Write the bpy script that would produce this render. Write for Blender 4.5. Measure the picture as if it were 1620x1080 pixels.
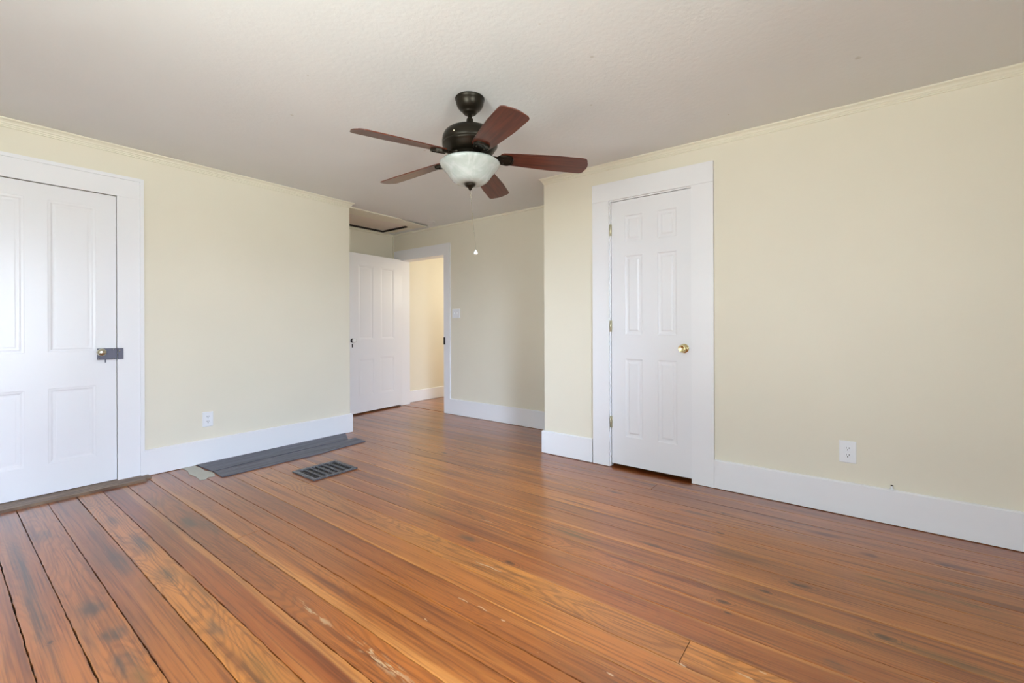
import bpy, bmesh, math, random
from mathutils import Vector, Matrix
R = math.radians
random.seed(7)
for o in list(bpy.data.objects): bpy.data.objects.remove(o)
S = bpy.context.scene
COL = S.collection

# ------------------------------------------------------------------ camera
CAM_H = 1.1048
cd = bpy.data.cameras.new('camera'); cam = bpy.data.objects.new('camera', cd); COL.objects.link(cam)
cd.sensor_width = 36; cd.lens = 36*702.55/1620
cd.clip_start = 0.02
yaw = 37.762
# forward = (cos yaw, sin yaw); horizon 26 px above the middle -> lens shift
fw = Vector((math.cos(R(yaw)), math.sin(R(yaw)), 0)); up = Vector((0,0,1)); rt = fw.cross(up)
m = Matrix((rt, up, -fw)).transposed().to_4x4()
m = m @ Matrix.Rotation(R(-0.1974), 4, 'Z')
cam.matrix_world = Matrix.Translation((0,0,CAM_H)) @ m
cd.shift_y = -(540-513.966)/1620
S.camera = cam

# ------------------------------------------------------------------ exposure and light
S.view_settings.view_transform = 'Standard'; S.view_settings.look = 'None'
S.view_settings.gamma = 1.0; S.view_settings.use_curve_mapping = False
S.view_settings.exposure = 0.0
w = bpy.data.worlds.new('world'); S.world = w; w.use_nodes = True
bg = w.node_tree.nodes['Background']; bg.inputs[0].default_value = (0.70,0.82,0.97,1); bg.inputs[1].default_value = 5.8

def area(name, loc, target, sx, sy, power, col):
    l = bpy.data.lights.new(name, 'AREA'); l.shape = 'RECTANGLE'; l.size = sx; l.size_y = sy
    l.energy = power; l.color = col
    o = bpy.data.objects.new(name, l); COL.objects.link(o); o.location = loc
    d = Vector(target)-Vector(loc); o.rotation_euler = d.to_track_quat('-Z','Y').to_euler()
    return o
# daylight outside the two windows (they are in the walls behind the camera)
area('daylight_south_left', (-1.6,-3.6,3.2), (1.2,1.2,0.9), 2.6, 2.4, 2900, (0.62,0.755,1.0))
area('daylight_south_right', (1.5,-3.6,3.2), (-0.2,1.2,0.9), 2.6, 2.4, 2450, (0.62,0.755,1.0))
area('daylight_west', (-3.2,0.8,3.0), (1.5,0.9,0.9), 3.0, 2.4, 370, (0.67,0.85,1.0))
# upward fill lamps added outside the windows to brighten the ceiling, like ground bounce
area('ceiling_fill_far_south', (0.2,-9.0,-0.5), (0.6,0.5,1.6), 9.0, 3.0, 2500, (0.92,0.99,0.95))
area('ceiling_fill_far_west', (-8.5,0.8,-0.5), (0.6,1.2,1.6), 8.0, 3.0, 1120, (0.94,1.0,0.93))
area('ceiling_fill_near_west', (-4.2,0.8,-1.4), (0.6,1.2,2.2), 5.0, 2.0, 720, (0.91,1.0,1.0))
# the hall beyond the doorway has a warm lamp of its own
hl = bpy.data.lights.new('hall_lamp', 'POINT'); hl.energy = 41; hl.color = (1.0,0.95,0.82); hl.shadow_soft_size = 0.35
ho = bpy.data.objects.new('hall_lamp', hl); COL.objects.link(ho); ho.location = (5.5,3.7,1.75)

# ------------------------------------------------------------------ geometry constants
YL, XR, XB, YA = 4.1536, 3.2175, 3.9095, 5.130     # left wall, right wall, alcove back wall, alcove left wall
XE, YE = 2.612, 2.137                              # free ends of the left wall and of the right wall
XW, YS = -1.25, -1.65                              # walls behind the camera
def CZ(x, y): return 1.2716+CAM_H-0.006*x+0.0035*y # the old ceiling is not quite level
T = 0.12

# ------------------------------------------------------------------ mesh helper
class MB:
    def __init__(s): s.v=[]; s.f=[]; s.mi=[]; s.sm=[]
    def face(s, pts, mi=0, smooth=False):
        b=len(s.v); s.v+= [tuple(p) for p in pts]; s.f.append(tuple(range(b,b+len(pts)))); s.mi.append(mi); s.sm.append(smooth)
    def box(s, a, b, mi=0):
        x0,y0,z0=[min(p,q) for p,q in zip(a,b)]; x1,y1,z1=[max(p,q) for p,q in zip(a,b)]
        q=[(x0,y0,z0),(x1,y0,z0),(x1,y1,z0),(x0,y1,z0),(x0,y0,z1),(x1,y0,z1),(x1,y1,z1),(x0,y1,z1)]
        for i in ((0,3,2,1),(4,5,6,7),(0,1,5,4),(1,2,6,5),(2,3,7,6),(3,0,4,7)): s.face([q[k] for k in i],mi)
    def lathe(s, prof, n=32, c=(0,0,0), axis='Z', mi=0, smooth=True):
        def P(r,h,a):
            x,y=r*math.cos(a),r*math.sin(a)
            if axis=='Z': return (c[0]+x,c[1]+y,c[2]+h)
            if axis=='X': return (c[0]+h,c[1]+x,c[2]+y)
            return (c[0]+y,c[1]+h,c[2]+x)
        rings=[]
        for r,h in prof:
            b=len(s.v)
            if r<1e-6: s.v.append(P(0,h,0)); rings.append([b]*n)
            else:
                s.v+=[P(r,h,2*math.pi*k/n) for k in range(n)]; rings.append(list(range(b,b+n)))
        for i in range(len(rings)-1):
            A,B=rings[i],rings[i+1]
            for k in range(n):
                k2=(k+1)%n; q=[A[k],A[k2],B[k2],B[k]]; u=[]
                for t in q:
                    if t not in u: u.append(t)
                if len(u)>2: s.f.append(tuple(u)); s.mi.append(mi); s.sm.append(smooth)
    def sweep(s, prof, path, mi=0, smooth=False):
        # prof: closed list of (out, z); path: list of frames (x, y, ox, oy, zoff): position and outward mitre vector
        rings=[]
        for (x,y,ox,oy,z0) in path:
            b=len(s.v); s.v+=[(x+ox*p, y+oy*p, z0+q) for p,q in prof]; rings.append(range(b,b+len(prof)))
        n=len(prof)
        for A,B in zip(rings,rings[1:]):
            for k in range(n): s.f.append((A[k],A[(k+1)%n],B[(k+1)%n],B[k])); s.mi.append(mi); s.sm.append(smooth)
        for r in (rings[0],rings[-1]): s.f.append(tuple(r)); s.mi.append(mi); s.sm.append(False)
    def build(s, name, mats, parent=None, weld=True, bevel=0, mw=None):
        me=bpy.data.meshes.new(name); me.from_pydata(s.v,[],s.f)
        if not isinstance(mats,(list,tuple)): mats=[mats]
        for m_ in mats: me.materials.append(m_)
        for p,mi,sm in zip(me.polygons,s.mi,s.sm): p.material_index=mi; p.use_smooth=sm
        if weld:
            bm=bmesh.new(); bm.from_mesh(me); bmesh.ops.remove_doubles(bm,verts=bm.verts,dist=1e-5)
            bmesh.ops.recalc_face_normals(bm,faces=bm.faces); bm.to_mesh(me); bm.free()
        o=bpy.data.objects.new(name,me); COL.objects.link(o)
        if parent: o.parent=parent
        if mw is not None: o.matrix_world=mw
        if bevel:
            bv=o.modifiers.new('bevel','BEVEL'); bv.width=bevel; bv.segments=2; bv.limit_method='ANGLE'; bv.angle_limit=R(40)
        return o
def tag(o, label=None, cat=None, kind=None, group=None):
    if label: o['label']=label
    if cat: o['category']=cat
    if kind: o['kind']=kind
    if group: o['group']=group
    return o
def empty(name, loc=(0,0,0), rz=0):
    o=bpy.data.objects.new(name,None); COL.objects.link(o); o.location=loc; o.rotation_euler=(0,0,rz); return o

# ------------------------------------------------------------------ materials
def mat(name, col, rough=0.5, metal=0, spec=0.5, coat=0):
    m=bpy.data.materials.new(name); m.use_nodes=True; b=m.node_tree.nodes['Principled BSDF']
    b.inputs['Base Color'].default_value=(*col,1); b.inputs['Roughness'].default_value=rough; b.inputs['Metallic'].default_value=metal
    b.inputs['Specular IOR Level'].default_value=spec; b.inputs['Coat Weight'].default_value=coat
    return m
class NT:
    def __init__(s, m): s.t=m.node_tree; s.b=s.t.nodes['Principled BSDF']
    def n(s, typ, **kw):
        o=s.t.nodes.new(typ)
        for k,v in kw.items():
            if k.startswith('_'): o.inputs[k[1:].replace('_',' ')].default_value=v
            else: setattr(o,k,v)
        return o
    def l(s, a, b): s.t.links.new(a,b)
    def math(s, op, a, b=None, c=None, clamp=False):
        o=s.t.nodes.new('ShaderNodeMath'); o.operation=op; o.use_clamp=clamp
        for i,x in enumerate((a,b,c)):
            if x is None: continue
            if isinstance(x,(int,float)): o.inputs[i].default_value=x
            else: s.l(x,o.inputs[i])
        return o.outputs[0]
    def ramp(s, x, a, b, c=0., d=1.):
        o=s.t.nodes.new('ShaderNodeMapRange'); o.interpolation_type='SMOOTHSTEP'
        s.l(x,o.inputs[0])
        for i,v in enumerate((a,b,c,d)): o.inputs[i+1].default_value=v
        return o.outputs[0]
    def mix(s, f, a, b, mode='MIX'):
        o=s.t.nodes.new('ShaderNodeMix'); o.data_type='RGBA'; o.blend_type=mode
        for i,x in ((0,f),(6,a),(7,b)):
            if isinstance(x,(int,float)): o.inputs[i].default_value=x
            elif isinstance(x,tuple): o.inputs[i].default_value=(*x,1)
            else: s.l(x,o.inputs[i])
        return o.outputs[2]
    def noise(s, vec, scale, detail=2, rough=.5, dist=0.):
        o=s.n('ShaderNodeTexNoise',_Scale=scale,_Detail=detail,_Roughness=rough,_Distortion=dist); s.l(vec,o.inputs['Vector']); return o.outputs[0]
    def vec(s, x, y, z):
        o=s.t.nodes.new('ShaderNodeCombineXYZ')
        for i,q in enumerate((x,y,z)):
            if isinstance(q,(int,float)): o.inputs[i].default_value=q
            else: s.l(q,o.inputs[i])
        return o.outputs[0]
    def bump(s, h, strength, dist):
        o=s.n('ShaderNodeBump',_Strength=strength,_Distance=dist); s.l(h,o.inputs['Height']); s.l(o.outputs[0],s.b.inputs['Normal'])

def paint(name, col, rough, bscale=60, bstr=.12, bd=.002, mottling=.03, spec=.35):
    m=mat(name,col,rough,spec=spec); t=NT(m); g=t.n('ShaderNodeTexCoord').outputs['Object']
    n1=t.noise(g,1.3,3); dk=tuple(c*(1-mottling*2) for c in col)
    t.l(t.mix(n1,dk,tuple(min(1,c*(1+mottling)) for c in col)),t.b.inputs['Base Color'])
    t.bump(t.noise(g,bscale,4,.6),bstr,bd)
    return m
M={}
M['wall']=paint('wall_paint_cream',(0.80,0.742,0.615),0.55)
M['ceiling']=paint('ceiling_paint',(0.79,0.792,0.782),0.7,38,.5,.003)
def blemish(m, spots):
    t=NT(m); g=t.n('ShaderNodeTexCoord').outputs['Object']; src=t.b.inputs['Base Color'].links[0].from_socket
    dn=t.n('ShaderNodeTexNoise',_Scale=45.,_Detail=2.); t.l(g,dn.inputs['Vector'])
    dv=t.t.nodes.new('ShaderNodeVectorMath'); dv.operation='MULTIPLY_ADD'; t.l(dn.outputs['Color'],dv.inputs[0]); dv.inputs[1].default_value=(.02,.02,0); t.l(g,dv.inputs[2])
    acc=None
    for x,y,r in spots:
        q=t.t.nodes.new('ShaderNodeVectorMath'); q.operation='MULTIPLY_ADD'; t.l(dv.outputs[0],q.inputs[0]); q.inputs[1].default_value=(1/r,1/r,0); q.inputs[2].default_value=(-(x+.01)/r,-(y+.01)/r,0)
        ln=t.t.nodes.new('ShaderNodeVectorMath'); ln.operation='LENGTH'; t.l(q.outputs[0],ln.inputs[0]); acc=ln.outputs['Value'] if acc is None else t.math('MINIMUM',acc,ln.outputs['Value'])
    t.l(t.mix(t.ramp(acc,.4,1.2,.35,0.),src,(0.45,0.40,0.30)),t.b.inputs['Base Color'])
blemish(M['ceiling'],[(1.892,.981,.012),(2.664,-.010,.014),(2.161,2.469,.012),(1.311,2.692,.011),(2.30,1.20,.008),(1.15,2.2,.008),(2.9,.6,.008),(1.55,1.05,.007)])
M['trim']=paint('trim_paint_white',(0.835,0.825,0.845),0.32,40,.06,.001,.01,.5)
M['door']=paint('door_paint_white',(0.81,0.80,0.82),0.30,50,.08,.001,.01,.5)
M['crown']=paint('crown_paint_cream',(0.82,0.775,0.64),0.4,50,.05,.001,.02)
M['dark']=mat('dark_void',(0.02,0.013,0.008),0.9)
M['black']=mat('black_iron',(0.02,0.02,0.025),0.4,0.6)
M['bronze']=mat('oil_rubbed_bronze',(0.021,0.016,0.010),0.36,0.7)
M['brass']=mat('polished_brass',(0.78,0.68,0.38),0.18,1)
M['agedbrass']=mat('aged_brass',(0.56,0.54,0.43),0.24,1)
M['steel']=mat('hinge_steel',(0.62,0.58,0.42),0.35,.9)
M['plastic']=mat('white_plastic',(0.84,0.845,0.87),0.3)
M['porcelain']=mat('white_porcelain',(0.85,0.85,0.85),0.12,coat=.5)
M['lock']=mat('painted_lock_case',(0.115,0.115,0.155),0.38,.3)

def wood_floor(name):
    m=mat(name,(.4,.15,.05),0.3,spec=.5); t=NT(m)
    uv=t.n('ShaderNodeUVMap',uv_map='grain').outputs[0]
    sp=t.n('ShaderNodeSeparateXYZ'); t.l(uv,sp.inputs[0]); u,v=sp.outputs[0],sp.outputs[1]
    a=t.n('ShaderNodeAttribute',attribute_name='plank'); sc=t.n('ShaderNodeSeparateColor'); t.l(a.outputs[0],sc.inputs[0]); r1,r2,acr=sc.outputs
    e=t.n('ShaderNodeAttribute',attribute_name='edge'); se=t.n('ShaderNodeSeparateColor'); t.l(e.outputs[0],se.inputs[0]); el,er,fig=se.outputs
    seed=t.math('MULTIPLY',r1,37.)
    fine=t.noise(t.vec(t.math('MULTIPLY',u,115.),t.math('MULTIPLY',v,2.0),seed),1.,3,.62)
    mid=t.noise(t.vec(t.math('MULTIPLY',u,24.),t.math('MULTIPLY',v,.7),seed),1.,3,.6)
    cath=t.noise(t.vec(t.math('MULTIPLY',u,8.),t.math('MULTIPLY',v,1.1),seed),1.,1.5,.45,.15)
    rings=t.ramp(t.math('SINE',t.math('MULTIPLY',cath,150.)),-.3,1.,0.,1.)
    big=t.noise(t.vec(t.math('MULTIPLY',u,5.),t.math('MULTIPLY',v,.6),seed),1.,2,.5)
    base=t.mix(r2,(0.255,0.055,0.010),(0.560,0.200,0.034))
    base=t.mix(t.ramp(big,.35,.68,0.,.75),base,t.mix(.6,base,(0.130,0.030,0.009)))
    base=t.mix(t.math('MULTIPLY',t.ramp(mid,.48,.72),.60),base,(0.43,0.150,0.032))
    base=t.mix(t.math('MULTIPLY',t.ramp(mid,.30,.46,1.,0.),.72),base,(0.115,0.028,0.009))
    base=t.mix(t.math('MULTIPLY',t.ramp(fine,.46,.70),.66),base,(0.10,0.024,0.008))
    base=t.mix(t.math('MULTIPLY',t.math('MULTIPLY',rings,fig),.46),base,(0.105,0.032,0.010))
    # pale sapwood along some board edges
    wob=t.math('MULTIPLY',t.math('SUBTRACT',t.noise(t.vec(seed,t.math('MULTIPLY',v,.9),2.),1.,2),.5),.30)
    wob2=t.math('ADD',acr,wob)
    ls=t.math('MULTIPLY',t.ramp(t.math('SUBTRACT',wob2,el),-.07,.04,1.,0.),t.ramp(el,0.,.02))
    rs=t.math('MULTIPLY',t.ramp(t.math('ADD',t.math('SUBTRACT',wob2,1.),er),-.04,.07,0.,1.),t.ramp(er,0.,.02))
    sap=t.math('MAXIMUM',ls,rs,clamp=True)
    sapc=t.mix(t.ramp(fine,.35,.75),(0.58,0.245,0.060),(0.36,0.125,0.030))
    base=t.mix(t.math('MULTIPLY',sap,.55),base,sapc)
    # grey weathering and old water stains
    st=t.noise(t.vec(t.math('MULTIPLY',u,6.),t.math('MULTIPLY',v,1.0),t.math('ADD',seed,9.)),1.,4,.6)
    base=t.mix(t.ramp(st,.55,.78,0.,.55),base,(0.085,0.042,0.016))
    fr=t.noise(t.vec(t.math('MULTIPLY',u,75.),t.math('MULTIPLY',v,9.),seed),1.,3,.7)
    chip=t.math('MULTIPLY',t.ramp(fr,.72,.76),t.ramp(st,.54,.64,0.,1.))
    base=t.mix(t.math('MULTIPLY',chip,.6),base,(0.60,0.38,0.20))
    # knots, stains and gouges at their places in the room
    g=t.n('ShaderNodeTexCoord').outputs['Object']
    dn=t.n('ShaderNodeTexNoise',_Scale=18.,_Detail=3.); t.l(g,dn.inputs['Vector'])
    dv=t.t.nodes.new('ShaderNodeVectorMath'); dv.operation='MULTIPLY_ADD'; t.l(dn.outputs['Color'],dv.inputs[0]); dv.inputs[1].default_value=(.022,.09,0); t.l(g,dv.inputs[2])
    F=[('s', 0.365, 2.376, 0.035, 0.066), ('s', 0.38, 2.118, 0.03, 0.051), ('s', 0.621, 2.424, 0.035, 0.092), ('s', 0.373, 1.905, 0.03, 0.076), ('s', 0.229, 2.822, 0.022, 0.738), ('g', 0.632, 1.519, 0.03, 0.099), ('s', 0.616, 1.85, 0.018, 0.07), ('s', 0.624, 2.872, 0.03, 0.142), ('s', 0.604, 3.338, 0.025, 0.079), ('s', 0.333, 3.394, 0.03, 0.08), ('g', 0.388, 1.788, 0.02, 0.059), ('s', 0.519, 2.74, 0.03, 0.163), ('s', 0.858, 2.979, 0.03, 0.097), ('w', 0.892, 1.262, 0.016, 0.157), ('w', 0.883, 1.668, 0.01, 0.138), ('k', 1.623, 1.275, 0.01, 0.031), ('s', 1.676, 1.6, 0.022, 0.056), ('k', 1.909, 0.422, 0.011, 0.021), ('k', 1.848, 0.396, 0.006, 0.013), ('k', 2.23, 0.191, 0.01, 0.037), ('k', 2.091, 0.298, 0.01, 0.022), ('k', 2.041, -0.084, 0.014, 0.024), ('s', 1.78, 0.055, 0.02, 0.033), ('k', 2.815, -0.31, 0.01, 0.028), ('r', 2.825, -0.357, 0.02, 0.085), ('g', 2.474, -0.222, 0.014, 0.075), ('g', 2.478, -0.358, 0.012, 0.094), ('g', 2.485, -0.073, 0.01, 0.069), ('g', 2.63, -0.278, 0.013, 0.12), ('g', 2.029, -0.223, 0.022, 0.168), ('g', 1.956, 0.083, 0.015, 0.166), ('r', 2.846, 0.135, 0.018, 0.056), ('r', 2.722, -0.045, 0.02, 0.038), ('s', 2.713, 0.752, 0.016, 0.084), ('s', 2.732, 1.264, 0.014, 0.064), ('g', 2.078, 1.628, 0.008, 0.247), ('g', 2.076, 1.207, 0.01, 0.143), ('s', 2.187, 0.817, 0.014, 0.05), ('k', 2.806, 0.607, 0.006, 0.018), ('k', 2.536, 0.564, 0.007, 0.017), ('g', 2.042, 1.179, 0.012, 0.103), ('c', 1.891, 1.65, 0.005, 0.048), ('c', 1.298, 1.155, 0.005, 0.026), ('c', 1.476, 0.453, 0.003, 0.025), ('c', 1.55, 0.274, 0.006, 0.029), ('c', 1.598, 0.24, 0.004, 0.021), ('c', 1.288, 1.252, 0.004, 0.026), ('c', 1.118, 1.286, 0.004, 0.016), ('c', 1.29, 1.032, 0.004, 0.017), ('c', 1.297, 0.616, 0.005, 0.023), ('c', 1.538, 1.331, 0.006, 0.083), ('k', 2.678, 2.812, 0.01, 0.045), ('k', 2.117, 3.034, 0.006, 0.032), ('k', 0.234, 2.23, 0.006, 0.01)]
    KC={'k':((0.050,0.019,0.009),.85),'s':((0.075,0.045,0.028),.85),'g':((0.085,0.058,0.018),.62),'r':((0.11,0.022,0.010),.75),'w':((0.50,0.34,0.18),.7),'c':((0.60,0.40,0.24),.65)}
    for kind,(kcol,ks) in KC.items():
        acc=None
        for (kt,kx,ky,rx,ry) in F:
            if kt!=kind: continue
            rx=max(rx,.005)*(.6 if kt=='c' else 1.)
            q=t.t.nodes.new('ShaderNodeVectorMath'); q.operation='MULTIPLY_ADD'; t.l(dv.outputs[0],q.inputs[0])
            q.inputs[1].default_value=(1/rx,1/ry,0); q.inputs[2].default_value=(-(kx+.011)/rx,-(ky+.045)/ry,0)
            ln=t.t.nodes.new('ShaderNodeVectorMath'); ln.operation='LENGTH'; t.l(q.outputs[0],ln.inputs[0])
            acc=ln.outputs['Value'] if acc is None else t.math('MINIMUM',acc,ln.outputs['Value'])
        soft=(1.05,.75) if kind=='c' else (1.5,.35) if kind=='k' else (1.7,.25)
        msk=t.ramp(acc,soft[1],soft[0],1.,0.)
        if kind=='w': msk=t.math('MULTIPLY',msk,t.ramp(fr,.50,.58))
        if kind in 'sg': msk=t.math('MULTIPLY',msk,t.ramp(t.math('ADD',fine,st),.80,1.15,.45,1.))
        base=t.mix(t.math('MULTIPLY',msk,ks),base,kcol)
        if kind=='k': # grain swirling round each knot
            sw=t.math('MULTIPLY',t.ramp(t.math('SINE',t.math('MULTIPLY',acc,7.)),.2,1.),t.ramp(acc,1.,4.5,.5,0.))
            base=t.mix(sw,base,(0.09,0.028,0.010))
    t.l(base,t.b.inputs['Base Color'])
    t.b.inputs['Roughness'].default_value=.285
    t.b.inputs['Coat Weight'].default_value=.5; t.b.inputs['Coat Roughness'].default_value=.19
    t.bump(t.math('ADD',t.math('MULTIPLY',fine,.6),t.math('MULTIPLY',rings,t.math('MULTIPLY',fig,.6))),.10,.001)
    return m
M['floor']=wood_floor('fir_floor_boards')

def blade_wood():
    m=mat('cherry_blade_veneer',(.1,.03,.015),0.34,spec=.45,coat=.12); t=NT(m); t.b.inputs['Coat Roughness'].default_value=.2
    sp=t.n('ShaderNodeSeparateXYZ'); t.l(t.n('ShaderNodeTexCoord').outputs['Object'],sp.inputs[0])
    n=t.noise(t.vec(t.math('MULTIPLY',sp.outputs[0],3.),t.math('MULTIPLY',sp.outputs[1],55.),0.),1.,4,.6)
    t.l(t.mix(t.ramp(n,.3,.7),(0.052,0.009,0.004),(0.135,0.028,0.011)),t.b.inputs['Base Color']); return m
M['blade']=blade_wood()
def alabaster():
    m=mat('alabaster_glass',(.78,.80,.76),0.18,spec=.5); t=NT(m); g=t.n('ShaderNodeTexCoord').outputs['Object']
    n=t.noise(g,11.,4,.55,2.2)
    t.l(t.mix(t.ramp(n,.35,.68),(0.42,0.45,0.42),(0.52,0.54,0.52)),t.b.inputs['Base Color'])
    t.b.inputs['Subsurface Weight'].default_value=.25; t.b.inputs['Subsurface Radius'].default_value=(.03,.03,.03); return m
M['glass']=alabaster()
def slate():
    m=mat('grey_weathered_board',(.11,.11,.13),0.5); t=NT(m); g=t.n('ShaderNodeTexCoord').outputs['Object']
    sp=t.n('ShaderNodeSeparateXYZ'); t.l(g,sp.inputs[0])
    n=t.noise(t.vec(t.math('MULTIPLY',sp.outputs[0],2.2),t.math('MULTIPLY',sp.outputs[1],45.),0.),1.,4,.6)
    c=t.mix(t.ramp(n,.3,.72),(0.052,0.053,0.075),(0.145,0.145,0.185))
    p=t.noise(g,4.5,3,.5)
    c=t.mix(t.ramp(p,.60,.78,0.,.55),c,(0.24,0.24,0.22)); t.l(c,t.b.inputs['Base Color'])
    t.bump(n,.3,.002); return m
M['slate']=slate()
M['putty']=paint('pale_grey_filler',(0.52,0.51,0.45),0.6,25,.5,.004,.12)
def sillwood():
    m=mat('worn_sill_wood',(.2,.13,.08),0.5); t=NT(m)
    sp=t.n('ShaderNodeSeparateXYZ'); t.l(t.n('ShaderNodeTexCoord').outputs['Object'],sp.inputs[0])
    n=t.noise(t.vec(t.math('MULTIPLY',sp.outputs[0],4.),t.math('MULTIPLY',sp.outputs[1],60.),0.),1.,4,.6)
    t.l(t.mix(t.ramp(n,.3,.7),(0.10,0.055,0.032),(0.28,0.19,0.12)),t.b.inputs['Base Color']); return m
M['sill']=sillwood()
def regmetal():
    m=mat('register_iron',(.12,.12,.13),0.45,.3); t=NT(m); g=t.n('ShaderNodeTexCoord').outputs['Object']
    n=t.noise(g,55.,4,.65)
    t.l(t.mix(t.ramp(n,.50,.66),(0.10,0.10,0.115),(0.26,0.26,0.29)),t.b.inputs['Base Color']); return m
M['register']=regmetal()
M['hatch']=paint('hatch_panel_paint',(0.84,0.76,0.68),0.6,40,.2,.002,.04)
M['lawn']=paint('bounce_lawn',(0.34,0.34,0.24),0.9,8,.5,.02,.2)  # unseen ground, kept pale to bounce more light onto the ceiling
def pane_mat():
    m=bpy.data.materials.new('window_glass'); m.use_nodes=True; t=m.node_tree
    for n in list(t.nodes):
        if n.type!='OUTPUT_MATERIAL': t.nodes.remove(n)
    out=[n for n in t.nodes][0]
    a=t.nodes.new('ShaderNodeBsdfTransparent'); a.inputs[0].default_value=(.95,.97,.96,1)
    b=t.nodes.new('ShaderNodeBsdfGlossy'); b.inputs['Roughness'].default_value=0.0
    f=t.nodes.new('ShaderNodeFresnel'); f.inputs[0].default_value=1.45
    x=t.nodes.new('ShaderNodeMixShader'); t.links.new(f.outputs[0],x.inputs[0]); t.links.new(a.outputs[0],x.inputs[1]); t.links.new(b.outputs[0],x.inputs[2])
    t.links.new(x.outputs[0],out.inputs[0]); return m
M['pane']=pane_mat()

# ------------------------------------------------------------------ the shell
def wall(name, axis, pos, back, a0, a1, z1=2.46, holes=(), label=''):
    """axis 'Y': plane y=pos, runs along x; the solid lies between pos and back"""
    mb=MB(); cuts=sorted([a0,a1]+[h[0] for h in holes]+[h[1] for h in holes])
    for c0,c1 in zip(cuts,cuts[1:]):
        if c1-c0<1e-6: continue
        hs=[h for h in holes if h[0]-1e-6<=c0 and c1<=h[1]+1e-6]
        spans=[(0 if not hs else None,z1)] if not hs else []
        if hs:
            h=hs[0]
            if h[2]>0: spans.append((0,h[2]))
            spans.append((h[3],z1))
        for s0,s1 in spans:
            if axis=='Y': mb.box((c0,pos,s0-.05 if s0==0 else s0),(c1,back,s1))
            else: mb.box((pos,c0,s0-.05 if s0==0 else s0),(back,c1,s1))
    o=mb.build(name,M['wall'],weld=False); tag(o,label,'wall','structure'); return o
DLX0,DLX1,DLZ0,DLZ1=-0.007,0.773,0.020,2.027     # left door
DRY0,DRY1,DRZ0,DRZ1=0.906,1.510,0.027,2.057       # right door
OY0,OY1,OZ=4.100,4.950,1.992                     # doorway in the alcove
wall('wall_left','Y',YL,YL+T,XW-T,XE,holes=[(DLX0-.006,DLX1+.006,0,DLZ1+.006)],label='cream wall with the four-panel door and the dark boards at its foot')
mb=MB(); mb.box((XE-T,YL+T,-.05),(XE,YA+T,2.46)); tag(mb.build('wall_left_return',M['wall'],weld=False),'short cream return wall turning into the alcove behind the open door','wall','structure')
wall('wall_alcove_left','Y',YA,YA+T,XE,XB,label='cream alcove wall that the open white door stands against')
wall('wall_alcove_back','X',XB,XB+.14,YE-T,YA+T,holes=[(OY0-.015,OY1+.015,0,OZ+.015)],label='cream alcove end wall with the lit doorway and the light switch')
mb=MB(); mb.box((XR+T,YE-T,-.05),(XB,YE,2.46)); tag(mb.build('wall_alcove_right',M['wall'],weld=False),'cream return wall between the alcove and the closet','wall','structure')
wall('wall_right','X',XR,XR+T,YS-T,YE,holes=[(DRY0-.004,DRY1+.018,0,DRZ1+.012)],label='long cream wall with the narrow six-panel closet door')
W1=(-0.80,0.90,0.55,2.08)      # window in the wall behind the camera, x and z
W2=(0.00,1.60,0.55,2.08)       # window in the wall at the camera's left rear, y and z
wall('wall_rear','Y',YS,YS-T,XW-T,XR+T,holes=[W1],label='cream wall with a window, facing the four-panel door')
wall('wall_west','X',XW,XW-T,YS,YL,holes=[W2],label='cream wall with a window, facing the closet door')

# ceiling with the attic opening
HX0,HX1,HY0,HY1=2.74,3.695,4.50,5.075
mb=MB()
def slab(x0,x1,y0,y1):
    nx=max(1,int((x1-x0)/.6)); ny=max(1,int((y1-y0)/.6))
    b=[(x0,y0),(x1,y0),(x1,y1),(x0,y1)]
    lo=[(x,y,CZ(x,y)) for x,y in b]; hi=[(x,y,2.5) for x,y in b]
    mb.face(lo[::-1]); mb.face(hi)
    for i in range(4): j=(i+1)%4; mb.face([lo[i],lo[j],hi[j],hi[i]])
X0c,X1c,Y0c,Y1c=XW-T,XB+.14,YS-T,YA+T
slab(X0c,HX0,Y0c,Y1c); slab(HX1,X1c,Y0c,Y1c); slab(HX0,HX1,Y0c,HY0); slab(HX0,HX1,HY1,Y1c)
tag(mb.build('ceiling',M['ceiling'],weld=False),'off-white lightly textured plaster ceiling','ceiling','structure')
mb=MB(); mb.box((HX0-.05,HY0-.05,2.5),(HX1+.05,HY1+.05,2.53)); tag(mb.build('ceiling_attic_cover',M['dark'],weld=False),'dark attic space above the hatch','ceiling','structure')

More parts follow.
